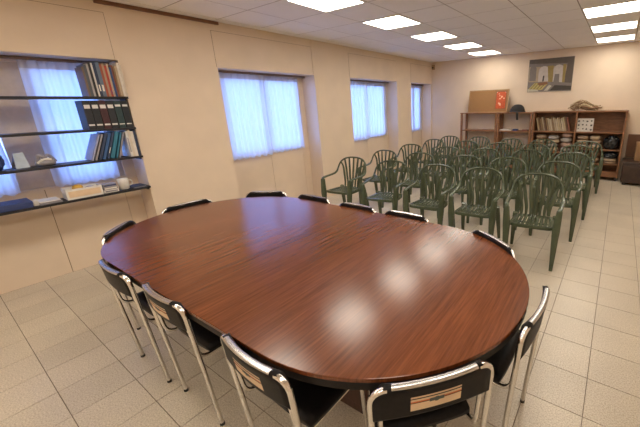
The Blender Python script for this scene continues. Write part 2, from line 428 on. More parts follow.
# ---------------------------------------------------------------- wall shelves in the first niche
SH = [(0.825, 'lowest'), (1.17, 'second lowest'), (1.475, 'second highest'), (1.788, 'highest')]
SX0, SX1 = XB+.13, XF+.045
for z, nm in SH:
    root = empty('wall_shelf', ((SX0+SX1)/2, .65, z-.022))
    def put(mb, name, mt):
        o = mb.build(name, mt, root); o.matrix_parent_inverse = Matrix.Translation((-(SX0+SX1)/2, -.65, -(z-.022))); return o
    put(MB().box(SX0, SX1, NICHES[0][0]+.004, NICHES[0][1]-.004, z-.022, z, 0, .002), 'board', 'shelf_black')
    for yy in (NICHES[0][0]+.004, NICHES[0][1]-.018):
        put(MB().box(SX0+.02, SX1-.06, yy, yy+.014, z-.045, z-.022), 'bracket', 'shelf_black')
    tag(root, 'thin black wall shelf, %s of four in the window niche' % nm, 'shelf', 'wall shelves in the window niche')

def book(y, z, w_, h, d, col, label, xf, lean=0.0, cat='book', group=None, spine=None, name='book'):
    """book standing on shelf at z, spine towards +x at xf; y = near lower edge"""
    root = empty(name, (xf-d/2, y+w_/2, z))
    root.rotation_euler = (lean, 0, 0)
    t = .003 if cat == 'book' else .004
    cov = MB().box(-d/2, d/2, -w_/2, -w_/2+t, 0, h).box(-d/2, d/2, w_/2-t, w_/2, 0, h).box(d/2-t, d/2, -w_/2+t, w_/2-t, 0, h)
    cov.build('cover', col, root)
    MB().box(-d/2+.004, d/2-t, -w_/2+t, w_/2-t, .003, h-.004).build('pages', 'white', root)
    if spine:
        for (z0, z1, mt) in spine:
            MB().box(d/2, d/2+.0008, -w_/2+.006, w_/2-.006, z0, z1).build('spine_label', mt, root)
    tag(root, label, cat, group); return root
# top shelf: books
z = SH[3][0]
cols = [('brown_cover', (.16, .11, .08)), ('slate_cover', (.09, .10, .12)), ('grey_cover', (.38, .36, .36)), ('black_cover', (.02, .02, .025)), ('white_cover', (.62, .60, .58)), ('navy_cover', (.025, .04, .09)), ('greyblue_cover', (.13, .17, .24)),
        ('rust_cover', (.33, .09, .05)), ('tan_cover', (.40, .27, .18)), ('red_cover', (.42, .06, .04)), ('beige_cover', (.50, .40, .30)), ('blue_cover', (.04, .09, .24)), ('brick_cover', (.30, .12, .08)), ('sand_cover', (.44, .33, .22)), ('white2_cover', (.68, .63, .56)), ('cream_cover', (.62, .54, .44))]
words = ['brown', 'slate', 'grey', 'black', 'white', 'navy', 'grey-blue', 'rust', 'tan', 'red', 'beige', 'blue', 'brick-coloured', 'sand-coloured', 'off-white', 'cream']
y = 1.098
for k, (n, c) in enumerate(cols):
    flat(n, c); w_ = .86*[.018, .024, .016, .02, .014, .026, .03, .02, .018, .02, .016, .02, .016, .022, .02, .018][k]
    h = [.27, .29, .30, .31, .31, .32, .32, .30, .31, .29, .31, .28, .30, .29, .32, .30][k]
    sp = [(.05, .11, 'white')] if k in (5, 6) else ([(.03, .07, 'red_cover')] if k == 7 else ([(.02, .06, 'blue_cover')] if k in (9, 10) else None))
    if sp and sp[0][2] not in MT: flat(sp[0][2], dict(cols)[sp[0][2]])
    if y+w_ > 1.405: break
    book(y, z, w_, h, .21, n, '%s book upright on the highest wall shelf' % words[k], XF+.095 if k > 12 else XF+.05, group='books on the highest wall shelf', spine=sp); y += w_+.0015
# second shelf: binders
z = SH[2][0]; flat('binder_black', (.018, .02, .026)); flat('binder_maroon', (.06, .018, .022)); flat('binder_label', (.72, .70, .68)); flat('binder_green', (.02, .045, .05))
y = 1.035
for k in range(6):
    c = ['binder_black', 'binder_black', 'binder_maroon', 'binder_black', 'binder_green', 'binder_black'][k]
    book(y, z, .056, .275, .22, c, '%s binder on second highest wall shelf, %s counting towards the back wall' % (['black', 'black', 'maroon-black', 'black', 'dark green-black', 'black'][k], ORD[k]), XF+.025, cat='binder', group='dark binders on the second highest shelf', spine=[(.20, .235, 'binder_label'), (.035, .05, 'binder_label')] if k not in (4, 5) else [(.215, .235, 'binder_label'), (.035, .045, 'binder_label')], name='binder'); y += .0605
# third shelf: leaning folders and books
z = SH[1][0]; flat('folder_lav', (.34, .36, .50)); flat('folder_blue', (.035, .10, .26)); flat('folder_teal', (.03, .17, .26)); flat('folder_navy', (.03, .05, .11)); flat('folder_grey', (.30, .28, .30))
for k, (c, w_, h, ang, wd) in enumerate([('folder_lav', .012, .27, -23, 'lavender'), ('folder_grey', .014, .27, -22.3, 'grey'), ('folder_navy', .022, .28, -21.6, 'navy'), ('folder_blue', .024, .27, -20.9, 'blue'), ('folder_navy', .018, .28, -20.2, 'dark navy'), ('folder_teal', .03, .28, -19.5, 'teal-blue'), ('folder_teal', .014, .27, -18.8, 'thin teal'), ('folder_grey', .012, .27, -18.2, 'thin grey')]):
    yy = [.985, 1.012, 1.04, 1.072, 1.106, 1.136, 1.18, 1.206][k]
    book(yy, z+.001+abs(math.sin(R_(ang)))*w_/2, w_, h, .24, c, '%s folder leaning on the second lowest wall shelf' % wd, XF+.02, lean=R_(ang), cat='folder', group='leaning folders on the second lowest shelf', name='folder', spine=[(.06, .12, 'white')] if k in (4,) else ([(.18, .23, 'red_cover')] if k == 0 else None))
for k, (c, w_, h) in enumerate([('white_cover', .022, .27), ('cream_cover', .018, .28), ('white2_cover', .024, .265), ('navy_cover', .02, .27)]):
    if c not in MT: flat(c, dict(cols)[c])
    book([1.305, 1.3285, 1.348, 1.3735][k], z, w_, h, .23, c, '%s book upright at the end of the second lowest wall shelf' % ['white', 'cream', 'off-white', 'navy'][k], XF+.035, group='upright books ending the second lowest shelf', spine=[(.05, .2, 'folder_grey')] if k == 0 else None)
# objects at the far end of third shelf
def lump(rx, ry, rz, seed, sub=3, amp=.18, freq=2.2, flatb=True):
    from mathutils import noise
    bm = bmesh.new(); bmesh.ops.create_icosphere(bm, subdivisions=sub, radius=1)
    off = Vector((seed*3.1, seed*1.7, seed*.9))
    for v in bm.verts:
        d = 1+amp*noise.noise(v.co*freq+off)+amp*.5*noise.noise(v.co*freq*2.7+off)
        q = Vector((math.copysign(abs(v.co.x)**.75, v.co.x), math.copysign(abs(v.co.y)**.75, v.co.y), math.copysign(abs(v.co.z)**.75, v.co.z)))*d
        v.co = Vector((q.x*rx, q.y*ry, max(q.z, -.96)*rz+rz*.96))
    mb = MB(); bm.verts.index_update()
    mb.add([v.co[:] for v in bm.verts], [tuple(v.index for v in f.verts) for f in bm.faces], 0, True); bm.free(); return mb
flat('dark_blue', (.03, .05, .16)); flat('pale_blue', (.45, .52, .62)); flat('grey_fig', (.27, .25, .27))
MBo = lump(.06, .075, .085, 3, 3, .2).build('fabric_bag', 'dark_blue', None, (-4.47, .36, z)); tag(MBo, 'dark blue fabric bag slumped on the second lowest wall shelf', 'bag')
def framed_card(y, hy, hz, lean, mt, label, rz):
    root = empty('desk_card', (-4.46, y, z), rz)
    MB().add([(0, -hy, 0), (0, hy, 0), (-.045, hy*.9, hz), (-.045, -hy*.5, hz*.96), (-.006, -hy, 0), (-.006, hy, 0), (-.051, hy*.9, hz), (-.051, -hy*.5, hz*.96)], [(0,1,2,3), (7,6,5,4), (0,4,5,1), (1,5,6,2), (2,6,7,3), (3,7,4,0)]).build('card_front', mt, root)
    MB().add([(-.045, hy*.9, hz), (-.045, -hy*.5, hz*.96), (-.10, -hy, 0), (-.10, hy, 0), (-.051, hy*.9, hz), (-.051, -hy*.5, hz*.96), (-.106, -hy, 0), (-.106, hy, 0)], [(0,1,2,3), (7,6,5,4), (0,4,5,1), (1,5,6,2), (2,6,7,3), (3,7,4,0)]).build('card_back', 'grey_fig', root)
    tag(root, label, 'card'); return root
framed_card(.535, .045, .135, 0, 'pale_blue', 'pale blue folded card standing on the second lowest wall shelf', .15)
root = empty('ornament', (-4.45, .68, z))
lump(.035, .07, .03, 5, 3, .12).build('ornament_base', 'grey_fig', root)
MB().tube(smooth_path([(0, -.05, .04), (.005, -.03, .10), (.01, .0, .075), (.005, .03, .095), (0, .07, .03)], 5), .014, 8).build('ornament_curl', 'grey_fig', root)
MB().tube(smooth_path([(.02, -.055, .03), (.025, -.01, .06), (.02, .04, .055)], 5), .010, 8).build('ornament_band', 'white', root)
tag(root, 'small grey curled ornament standing on the second lowest wall shelf', 'ornament')
# lowest shelf
z = SH[0][0]
root = empty('flat_box', (-4.47, .38, z))
MB().box(-.12, .12, -.14, .12, 0, .035, 0, .004).build('box_base', 'dark_blue', root); MB().box(-.123, .123, -.143, .123, .03, .055, 0, .004).build('lid', 'dark_blue', root)
tag(root, 'flat dark blue box lying on the lowest wall shelf', 'box')
o = MB().box(-.02, .02, -.018, .018, 0, .05, 0, .004).box(-.012, .012, -.01, .01, .05, .056).build('small_carton', 'white', None, (-4.40, .525, z)); tag(o, 'tiny white carton beside the flat dark blue box', 'carton')
root = empty('paper_stack', (-4.46, .62, z)); 
for q in range(4): MB().box(-.10+.004*q, .10, -.075, .075-.004*q, .007*q, .007*q+.006).build('sheet_bundle', ['grey_fig', 'folder_grey', 'grey_fig', 'white'][q], root)
tag(root, 'low stack of grey papers lying on the lowest wall shelf', 'papers')
root = empty('storage_box', (-4.44, .865, z))
mb = MB().box(-.085, .085, -.135, .135, 0, .005)
for a in (-1, 1):
    mb.box(min(a*.085, a*.08), max(a*.085, a*.08), -.135, .135, .005, .10); mb.box(-.08, .08, min(a*.135, a*.13), max(a*.135, a*.13), .005, .10)
mb.build('box_body', 'white', root); MB().box(.085, .0865, -.12, .12, .02, .08).build('front_label', 'cream2', root)
tag(root, 'long open white box on the lowest wall shelf', 'box')
o = lump(.035, .04, .04, 9, 3, .15).build('yellow_pouch', 'yellow', None, (-4.43, .835, z+.0055+.045)); tag(o, 'yellow pouch poking out of the long white box', 'pouch')
o = lump(.04, .055, .045, 11, 3, .15).build('dark_pouch', 'grey_fig', None, (-4.44, .925, z+.0055)); tag(o, 'grey pouch tucked inside the long white box', 'pouch')
for q in range(3):
    root = empty('small_case', (-4.43, 1.075-.004*q, z+.0305*q), .06*(q-1))
    MB().box(-.06, .06, -.062+.004*q, .062-.004*q, 0, .03, 0, .003).build('case_body', ['white', 'grey_fig', 'folder_grey'][q], root)
    MB().box(.06, .0608, -.05, .05, .008, .022).build('case_label', ['grey_fig', 'white', 'dark_blue'][q], root)
    tag(root, '%s small case, %s of the little stack on lowest wall shelf' % (['white', 'dark grey', 'pale grey'][q], ['bottom', 'middle', 'top'][q]), 'case', 'small cases stacked on the lowest shelf')
root = empty('mug', (-4.43, 1.20, z))
prof = [(.036, 0), (.044, .004), (.045, .06), (.048, .115), (.0445, .115), (.041, .06), (.038, .01), (0.001, .009)]
vs, fs = [], []; K = 20
for (r, h) in prof:
    for q in range(K): vs.append((r*math.cos(6.2832*q/K), r*math.sin(6.2832*q/K), h))
for i in range(len(prof)-1):
    for q in range(K): fs.append((i*K+q, i*K+(q+1) % K, (i+1)*K+(q+1) % K, (i+1)*K+q))
fs.append(tuple(range(K)))
MB().add(vs, fs, 0, True).build('cup_body', 'white', root)
MB().tube(smooth_path([(0, .044, .09), (0, .072, .085), (0, .075, .045), (0, .044, .03)], 4), .006, 8).build('handle', 'white', root)
tag(root, 'white mug near the end of the lowest wall shelf', 'mug')
root = empty('notebook', (-4.43, 1.315, z)); MB().box(-.09, .09, -.06, .06, 0, .004).box(-.09, .09, -.06, .06, .014, .018).build('cover', 'folder_navy', root); MB().box(-.085, .085, -.057, .057, .004, .014).build('pages', 'folder_grey', root)
tag(root, 'dark notebook lying at the mug end of the lowest wall shelf', 'notebook')

# ---------------------------------------------------------------- table
TZ = .75; TC = Vector((-1.779, 1.296, 0)); TR = .777; THL = .771; TROT = R_(1.2)
table = empty('meeting_table', TC, TROT)
def half(sign, x_in, r, z0, z1, seam=.0008):
    pts = [(sign*seam, -r), (sign*THL, -r)]
    N = 40
    pts = [(sign*seam, -r)] + [(sign*(THL+r*math.cos(t)), r*math.sin(t)) for t in [-math.pi/2+math.pi*q/N for q in range(N+1)]] + [(sign*seam, r)]
    return pts
def slab(pts, z0, z1, bev, mi=0):
    n = len(pts); cx = sum(p[0] for p in pts)/n; cy = sum(p[1] for p in pts)/n
    def ins(p, d):
        v = Vector((p[0]-cx, p[1]-cy)); l = v.length; return (cx+v.x*(l-d)/l, cy+v.y*(l-d)/l)
    rings = [[(*p, z0) for p in pts], [(*p, z1-bev) for p in pts], [(*ins(p, bev*.35), z1-bev*.3) for p in pts], [(*ins(p, bev), z1) for p in pts]]
    vs = [v for r in rings for v in r]; fs = [tuple(reversed(range(n))), tuple(range(3*n, 4*n))]
    for i in range(3):
        for q in range(n): fs.append((i*n+q, i*n+(q+1) % n, (i+1)*n+(q+1) % n, (i+1)*n+q))
    return MB().add(vs, fs, mi)
for s in (-1, 1):
    slab(half(s, 0, TR, 0, 0), TZ-.016, TZ, .003).build('tabletop_half', 'mahogany', table)
    slab(half(s, 0, TR-.004, 0, 0), TZ-.052, TZ-.0162, .002).build('edge_band', 'black_edge', table)
for s in (-1, 1):
    MB().box(s*.59-.26, s*.59+.26, -.302, .302, .0, TZ-.0525, 0, .004).build('pedestal', 'dark_wood', table)
    for yy in (-1, 1): MB().box(s*.59-.22, s*.59+.22, min(yy*.302, yy*.308), max(yy*.302, yy*.308), .06, .64, 0, .002).build('pedestal_panel', 'dark_wood', table)
tag(table, 'long oval mahogany meeting table with black edge', 'table')

# ---------------------------------------------------------------- chrome chairs
def make_chrome():
    root = empty('chrome_chair')
    tr = .0115
    def lean(z): return -.195-.055*z/.77
    out = bend_path([(-.205, lean(0), .012), (-.205, lean(.765), .765), (.205, lean(.765), .765), (.205, lean(0), .012)], .06, 6)
    out = []
    A = bend_path([(-.203, lean(0), .012), (-.220, lean(.765), .765), (-.09, lean(.765)-.018, .767)], .065, 6)
    B = [Vector((-v.x, v.y, v.z)) for v in reversed(A)]
    MB().tube(A+[Vector((0, lean(.765)-.024, .767))]+B, tr, 8).build('back_frame', 'chrome', root)
    for s in (-1, 1):
        P = bend_path([(s*.11, lean(.65)-.012, .648), (s*.186, lean(.65)+.004, .648), (s*.184, lean(.44)+.012, .437), (s*.162, .14, .437), (s*.165, .158, .012)], .055, 5)
        MB().tube(P, .0095, 8).build('leg_frame', 'chrome', root)
        for (x, yy, nm) in ((s*.203, lean(0), 1), (s*.165, .158, 0)):
            MB().tube([(x, yy, 0), (x, yy, .016)], .0125, 10).build('foot_cap', 'rubber', root)
    MB().tube([(-.164, .115, .437), (.164, .115, .437)], .009, 8).build('seat_bar', 'chrome', root)
    MB().tube([(-.18, -.15, .437), (.18, -.15, .437)], .009, 8).build('seat_bar', 'chrome', root)
    # seat: padded vinyl slab, slightly dished
    n = 10; vs = []; fs = []
    for lay in (0, 1):
        for i in range(n+1):
            for j in range(n+1):
                u, v = i/n*2-1, j/n*2-1
                e = max(abs(u), abs(v)); 
                x = u*(.184-.012*v)*(1-.05*abs(v)**4); y = -.005+v*.17*(1-.05*abs(u)**4)
                z = (.4475 if lay == 0 else .486-.012*(1-e**2)-.022*max(0, e-.75)**2/.0625*.6)
                vs.append((x, y, z))
    W = n+1
    for lay in (0, 1):
        for i in range(n):
            for j in range(n):
                a = lay*W*W+i*W+j; f = (a, a+W, a+W+1, a+1); fs.append(f if lay else tuple(reversed(f)))
    per = [(i, 0) for i in range(n)]+[(n, j) for j in range(n)]+[(n-i, n) for i in range(n)]+[(0, n-j) for j in range(n)]
    for q in range(len(per)):
        a = per[q][0]*W+per[q][1]; b = per[(q+1) % len(per)]; b = b[0]*W+b[1]; fs.append((a, b, b+W*W, a+W*W))
    MB().add(vs, fs, 0, True).build('seat', 'vinyl', root)
    # back panel: curved vinyl sheet wrapped between the uprights
    nx = 14; vs, fs = [], []
    zs = [.640, .646, .67, .70, .735, .757, .774, .781]
    prof = []
    for k, zz in enumerate(zs):
        for i in range(nx+1):
            u = i/nx*2-1; x = u*(.212 if zz < .73 else .212-.05*((zz-.73)/.054)**1.6)
            c = lean(min(zz, .765))-.026*(1-u*u)*(.55+.45*(zz-.59)/.19)
            prof.append((x, c, zz))
    def th(k): return .011 if k < 5 else (.0135 if k < 7 else .005)
    for side in (-1, 1):
        for k in range(len(zs)):
            for i in range(nx+1):
                x, c, zz = prof[k*(nx+1)+i]; vs.append((x, c+side*th(k), zz))
    n1 = len(zs)*(nx+1)
    for k in range(len(zs)-1):
        for i in range(nx):
            a = k*(nx+1)+i; fs.append((a, a+1, a+nx+2, a+nx+1)); fs.append((n1+a+nx+1, n1+a+nx+2, n1+a+1, n1+a))
    ring = [i for i in range(nx+1)]+[k*(nx+1)+nx for k in range(1, len(zs))]+[(len(zs)-1)*(nx+1)+i for i in range(nx-1, -1, -1)]+[k*(nx+1) for k in range(len(zs)-2, 0, -1)]
    for q in range(len(ring)): a, b = ring[q], ring[(q+1) % len(ring)]; fs.append((a, n1+a, n1+b, b))
    back = MB().add(vs, fs, 0, True).build('backrest', 'vinyl', root)
    # polished sleeve along the top rail
    P = [(x, lean(.765)-.026*(1-(x/.212)**2), .776) for x in [-.15+.30*q/10 for q in range(11)]]
    def sec(i, t): return [(a, b) for a, b in [(.0135*math.cos(w_), .0185*math.sin(w_)) for w_ in [R_(-20+220*q/9) for q in range(10)]]]
    MB().sweep(P, lambda i, t: [(.0085*math.sin(R_(36*q)), .0135*math.cos(R_(36*q))) for q in range(10)], 0, lambda i, p: (0, 0, 1)).build('top_rail', 'sleeve', root)
    return root
def sticker(root):
    def lean(z): return -.195-.055*z/.77
    back = [c for c in root.children if c.name.startswith('backrest')][0]
    def patch(x0, x1, z0, z1, off, mt, name, poly=None):
        nx = 8; vs, fs = [], []
        for zz in (z0, z1):
            for i in range(nx+1):
                x = x0+(x1-x0)*i/nx; u = x/.212
                vs.append((x, lean(zz)-.026*(1-u*u)*(.55+.45*(zz-.59)/.19)-.0115-off, zz))
        fs = [(i, i+1, nx+2+i, nx+1+i) for i in range(nx)]
        return MB().add(vs, fs)
    st = patch(-.09, .09, .664, .730, .0006, 0, '').build('sticker', 'cream2', back)
    mb = patch(-.09, .09, .718, .723, .0012, 0, ''); 
    q = patch(-.09, .09, .699, .7025, .0012, 0, ''); mb.add(q.v, q.f)
    mb.v and None
    # emblem of two wings and a roundel in dark blue grey
    for (a, b, c, d) in ((-.026, -.004, .695, .711), (.004, .026, .695, .711), (-.018, .018, .698, .707), (-.006, .006, .691, .713)):
        q = patch(a, b, c, d, .0022, 0, ''); mb.add(q.v, q.f, 1)
    q = patch(-.09, .09, .7025, .7085, .0011, 0, ''); mb.add(q.v, q.f, 2)
    flat('emblem', (.06, .075, .07))
    # join stripes into the sticker's print (third level stays under backrest)
    pr = mb.build('sticker_print', ['black', 'emblem', 'stripe_o'], back)
    tag(pr, 'black and orange stripes with a small dark winged emblem'); tag(st, 'cream sticker')
proto = make_chrome()
def chair_at(x, y, face, label, stick=False, first=[True]):
    """(x,y): middle of top rail, face: direction the sitter looks (radians)"""
    if first[0]: o = proto; first[0] = False
    else: o = copy_tree(proto)
    rz = face-math.pi/2
    off = Vector((0, -.27)); off.rotate(Matrix.Rotation(rz, 2))
    o.location = (x-off.x, y-off.y, 0); o.rotation_euler = (0, 0, rz)
    tag(o, label, 'chair', 'black vinyl chrome chairs around the table')
    o['stick'] = 1 if stick else 0
    return o
deg = R_
base = 'chrome-framed black vinyl chair '
CH = [(-2.345, .462, 90, base+'with plain back, long side away from green chairs', 0),
      (-1.775, .487, 90, base+'with striped back sticker, next to the plain-backed one', 1),
      (-1.02, .485, 88, base+'with striped back sticker, middle of the three stickered', 1),
      (-.385, .76, 139, base+'with striped back sticker, at the rounded aisle end', 1),
      (-.175, 1.35, 178, base+'at the middle of the table aisle end', 0),
      (-.575, 1.965, 236, base+'on the table curve, nearest the front aisle armchair', 0),
      (-1.35, 2.115, 270, base+'facing away from green chairs, nearest the aisle', 0),
      (-1.86, 2.10, 270, base+'facing away from green chairs, second from the aisle', 0),
      (-2.44, 2.115, 272, base+'facing away from green chairs, third from the aisle', 0),
      (-3.05, 1.995, 302, base+'on the table curve toward the second window', 0),
      (-3.375, 1.345, -3, base+'at the table end toward the window wall', 0),
      (-3.125, .725, 47, base+'on the table curve closest to the shelves', 0)]
base = ''
chairs = []
for c in CH: chairs.append((chair_at(c[0], c[1], deg(c[2]), c[3]), c[4]))
for o, s in chairs:
    if 'stick' in o: del o['stick']
    if s: sticker(o)

# ---------------------------------------------------------------- green plastic armchairs
def make_green():
    root = empty('plastic_armchair')
    H = [(.245, .180, .575), (.247, .178, .612), (.251, .145, .626), (.259, .05, .630), (.264, -.06, .632), (.265, -.135, .640), (.262, -.183, .664), (.256, -.212, .71), (.243, -.236, .765), (.214, -.257, .812), (.162, -.274, .848), (.085, -.285, .867), (0, -.288, .872)]
    full = H + [(-x, y, z) for x, y, z in reversed(H[:-1])]
    P = smooth_path(full, 4); n = len(P)
    def sec(i, t):
        u = abs(t-.5)*2
        a = .021 if u > .6 else .013+.008*(u-.4)/.2 if u > .4 else .013
        return rrect(a, .0115, 3, .4)
    MB().sweep(P, sec, 0, lambda i, p: Vector((p.x, (p.y+.05)*.9 if p.y < -.05 else 0, 0)) if abs(p.x) > .02 or p.y < 0 else (1, 0, 0)).build('arm_and_arch', 'green', root)
    # fanned back slats
    for k, s in enumerate((-3, -2, -1, 0, 1, 2, 3)):
        xb = s*.047; xt = [0, .083, .160, .220][abs(s)]*(1 if s > 0 else -1)
        zt = [.862, .858, .840, .795][abs(s)]; yt = [-.286, -.283, -.271, -.247][abs(s)]
        Q = smooth_path([(xb, -.205, .425), (xb*1.02, -.222, .50), (xb+(xt-xb)*.30, -.240, .60), (xb+(xt-xb)*.66, -.262, .72), (xt, yt, zt)], 4)
        wd = (.0155, .0165, .0165)[0 if s == 0 else 1 if abs(s) == 1 else 2]
        MB().sweep(Q, lambda i, t: rrect(wd*(.80+.32*math.sin(math.pi*min(1, t*.9))), .0055, 2, .4), 0, lambda i, p: (1, 0, 0)).build('slat', 'green', root)
    # lower back bridge
    # seat: rim plus slats with slots between
    def outline(f):
        pts = []
        for q in range(28):
            t = 6.2832*q/28; c, s_ = math.cos(t), math.sin(t)
            x = math.copysign(abs(c)**.45, c); y = math.copysign(abs(s_)**.45, s_)
            hw = .222-.024*(1-y)/2*1.2
            pts.append((x*hw*f, .0+y*.212*f, .432+.012*max(0, y)**2-.02*(1-y)/2*.4))
        return pts
    mb = MB(); o1, o2 = outline(1), outline(.86); K = 28
    vs = [p for p in o1]+[p for p in o2]+[(p[0], p[1], p[2]-.032) for p in o1]+[(p[0], p[1], p[2]-.014) for p in o2]
    fs = []
    for q in range(K):
        r = (q+1) % K
        fs += [(q, r, K+r, K+q), (2*K+r, 2*K+q, 3*K+q, 3*K+r), (q, 2*K+q, 2*K+r, r), (K+r, 3*K+r, 3*K+q, K+q)]
    mb.add(vs, fs, 0, False)
    for s in range(-4, 5):
        x = s*.043
        mb.sweep([(x*.93, -.186, .424), (x*.97, -.06, .414), (x, .08, .416), (x, .19, .436)], lambda i, t: rrect(.0165, .005, 2, .4), 0, lambda i, p: (1, 0, 0))
    mb.sweep([(-.2, .03, .410), (.2, .03, .410)], lambda i, t: rrect(.02, .004, 2, .4), 0, lambda i, p: (0, 1, 0))
    mb.build('seat', 'green', root)
    for s in (-1, 1):
        # front leg: tapered post running up to the arm
        L = [(s*.226, .222, 0), (s*.229, .214, .15), (s*.231, .202, .32), (s*.233, .196, .42), (s*.239, .190, .50), (s*.246, .178, .610)]
        ws = [(.017, .018), (.024, .023), (.031, .030), (.036, .034), (.032, .028), (.027, .024)]
        MB().sweep(L, lambda i, t: rrect(ws[i][0], ws[i][1], 3, .3), 0, lambda i, p: (1, 0, 0)).build('leg', 'green', root)
        L2 = [(s*.232, -.292, 0), (s*.225, -.262, .15), (s*.213, -.225, .32), (s*.205, -.205, .428)]
        ws2 = [(.016, .017), (.022, .022), (.027, .028), (.026, .024)]
        MB().sweep(L2, lambda i, t: rrect(ws2[i][0], ws2[i][1], 3, .3), 0, lambda i, p: (1, 0, 0)).build('leg', 'green', root)
    return root
g0 = make_green()
XS = [[-3.34, -3.33, -3.35, -3.35, -3.34], [-2.59, -2.61, -2.52, -2.56, -2.63], [-1.87, -1.84, -1.83, -1.85, -1.85], [-1.28, -1.22, -1.16, -1.21, -1.23], [-.635, -.55, -.50, -.54, -.44]]
YS = [[3.77, 4.61, 5.52, 6.50, 7.30], [3.75, 4.59, 5.42, 6.46, 7.36], [3.75, 4.61, 5.50, 6.36, 7.14], [3.78, 4.66, 5.56, 6.38, 7.22], [3.73, 4.61, 5.51, 6.44, 7.13]]
rows = ['in first row from table', 'in second row from table', 'in third row from table', 'in fourth row from table', 'in row nearest bookcases']
colw = ['beside the window wall', 'second from the window wall', 'middle of its row', 'second from the open aisle', 'beside the open aisle']
rr = random.Random(4); first = True
for c in range(5):
    for r in range(5):
        o = g0 if first else copy_tree(g0); first = False
        a = math.pi + .07 + rr.uniform(-.04, .04)
        if (c, r) == (1, 0): a = math.pi+.18
        if r == 0 and c in (0, 4): a = math.pi+.10
        off = Vector((0, -.287)); off.rotate(Matrix.Rotation(a, 2))
        o.location = (XS[c][r]-off.x-.012, YS[c][r]-off.y-.015, 0); o.rotation_euler = (0, 0, a)
        tag(o, 'green plastic armchair %s, %s' % (rows[r], colw[c]), 'chair', 'green plastic armchairs in five rows')

# ---------------------------------------------------------------- bookcases at the back wall
FY, BY = 7.85, 8.225
def case(name, x0, x1, mid, zs, top, back, label, zback=None):
    root = empty(name, ((x0+x1)/2, (FY+BY)/2, 0))
    inv = Matrix.Translation((-(x0+x1)/2, -(FY+BY)/2, 0))
    def put(mb, nm, mt='case_wood'):
        o = mb.build(nm, mt, root); o.matrix_parent_inverse = inv; return o
    return root, put
# open left unit: posts and boards
root, put = case('open_bookcase', -3.35, -1.64, None, None, None, None, None)
for x in (-3.35, -2.475, -2.42, -1.685):
    for yy in (FY, BY-.045): put(MB().box(x, x+.045, yy, yy+.045, 0, 1.372, 0, .003), 'post')
for zz, nm in ((1.372, 'top_board'), (.955, 'shelf_board'), (.53, 'shelf_board'), (.10, 'shelf_board')):
    if nm == 'top_board': put(MB().box(-3.36, -1.63, FY-.005, BY, zz, zz+.022, 0, .003), nm)
    else:
        put(MB().box(-3.305, -2.475, FY+.002, BY-.002, zz, zz+.022, 0, .002), nm); put(MB().box(-2.375, -1.685, FY+.002, BY-.002, zz, zz+.022, 0, .002), nm)
tag(root, 'open brown wooden shelving unit with bare posts against the back wall', 'bookcase')
# closed right unit
RX0, RX1, RM = -1.615, .125, -.755
root, put = case('bookcase', RX0, RX1, None, None, None, None, None)
ZT = 1.41
for x in (RX0, RM-.0125, RX1-.03): put(MB().box(x, x+.03, FY, BY-.01, .07, ZT-.025, 0, .003), 'upright')
put(MB().box(RX0-.01, RX1+.012, FY-.008, BY, ZT-.025, ZT, 0, .003), 'top_board')
put(MB().box(RX0+.03, RX1-.03, BY-.01, BY-.002, .07, ZT-.026), 'back_panel')
for (p, q) in ((RX0+.03, RM-.0125), (RM+.0175, RX1-.03)):
    for zz in (.965, .075): put(MB().box(p, q, FY+.004, BY-.011, zz, zz+.022, 0, .002), 'shelf_board')
for zz in (.615, .32): put(MB().box(RM+.0175, RX1-.03, FY+.02, BY-.011, zz, zz+.02, 0, .002), 'shelf_board')
put(MB().box(RX0+.03, RM-.0125, FY+.02, BY-.011, .52, .54, 0, .002), 'shelf_board')
put(MB().box(RX0+.03, RX1-.03, FY+.006, FY+.02, .098, .19, 0, .002), 'plinth')
for x in (RX0+.02, RM, RX1-.05):
    for yy in (FY+.03, BY-.07): put(MB().box(x, x+.04, yy, yy+.04, 0, .07, 0, .004), 'foot', 'rubber')
tag(root, 'brown wooden bookcase full of books and bundles against the back wall', 'bookcase')

# books leaning in the right unit
bc = [('magA', (.60, .48, .30)), ('magB', (.32, .21, .11)), ('magC', (.66, .57, .42)), ('magD', (.20, .11, .055)), ('magE', (.55, .44, .30))]
for n, c in bc: flat(n, c)
x = RX0+.11; rb = random.Random(3); nb = 17
for k in range(nb):
    w_ = .020+.008*rb.random(); h = .25+.06*rb.random(); d = .2
    n = bc[(k*3+k//4) % 5][0] if k != nb-1 else 'brick_cover'
    if n not in MT: flat(n, (.30, .12, .08))
    ln = R_(-14)
    root = empty('magazine', (x+w_/2+.006, FY+.09+d/2, .987+abs(math.sin(ln))*w_/2+.001)); root.rotation_euler = (0, ln, 0)
    MB().box(-w_/2, -w_/2+.002, -d/2, d/2, 0, h).box(w_/2-.002, w_/2, -d/2, d/2, 0, h).box(-w_/2+.002, w_/2-.002, -d/2, -d/2+.002, 0, h).build('cover', n, root)
    MB().box(-w_/2+.002, w_/2-.002, -d/2+.002, d/2-.004, .002, h-.003).build('pages', 'cream', root)
    tag(root, 'slanting %s magazine in bookcase, %s counting from the open shelves' % ({'magA': 'cream', 'magB': 'tan', 'magC': 'pale cream', 'magD': 'brown', 'magE': 'beige'}.get(n, 'brick-red'), ORD[k]), 'magazine', 'slanting magazines in the bookcase')
    x += .0385
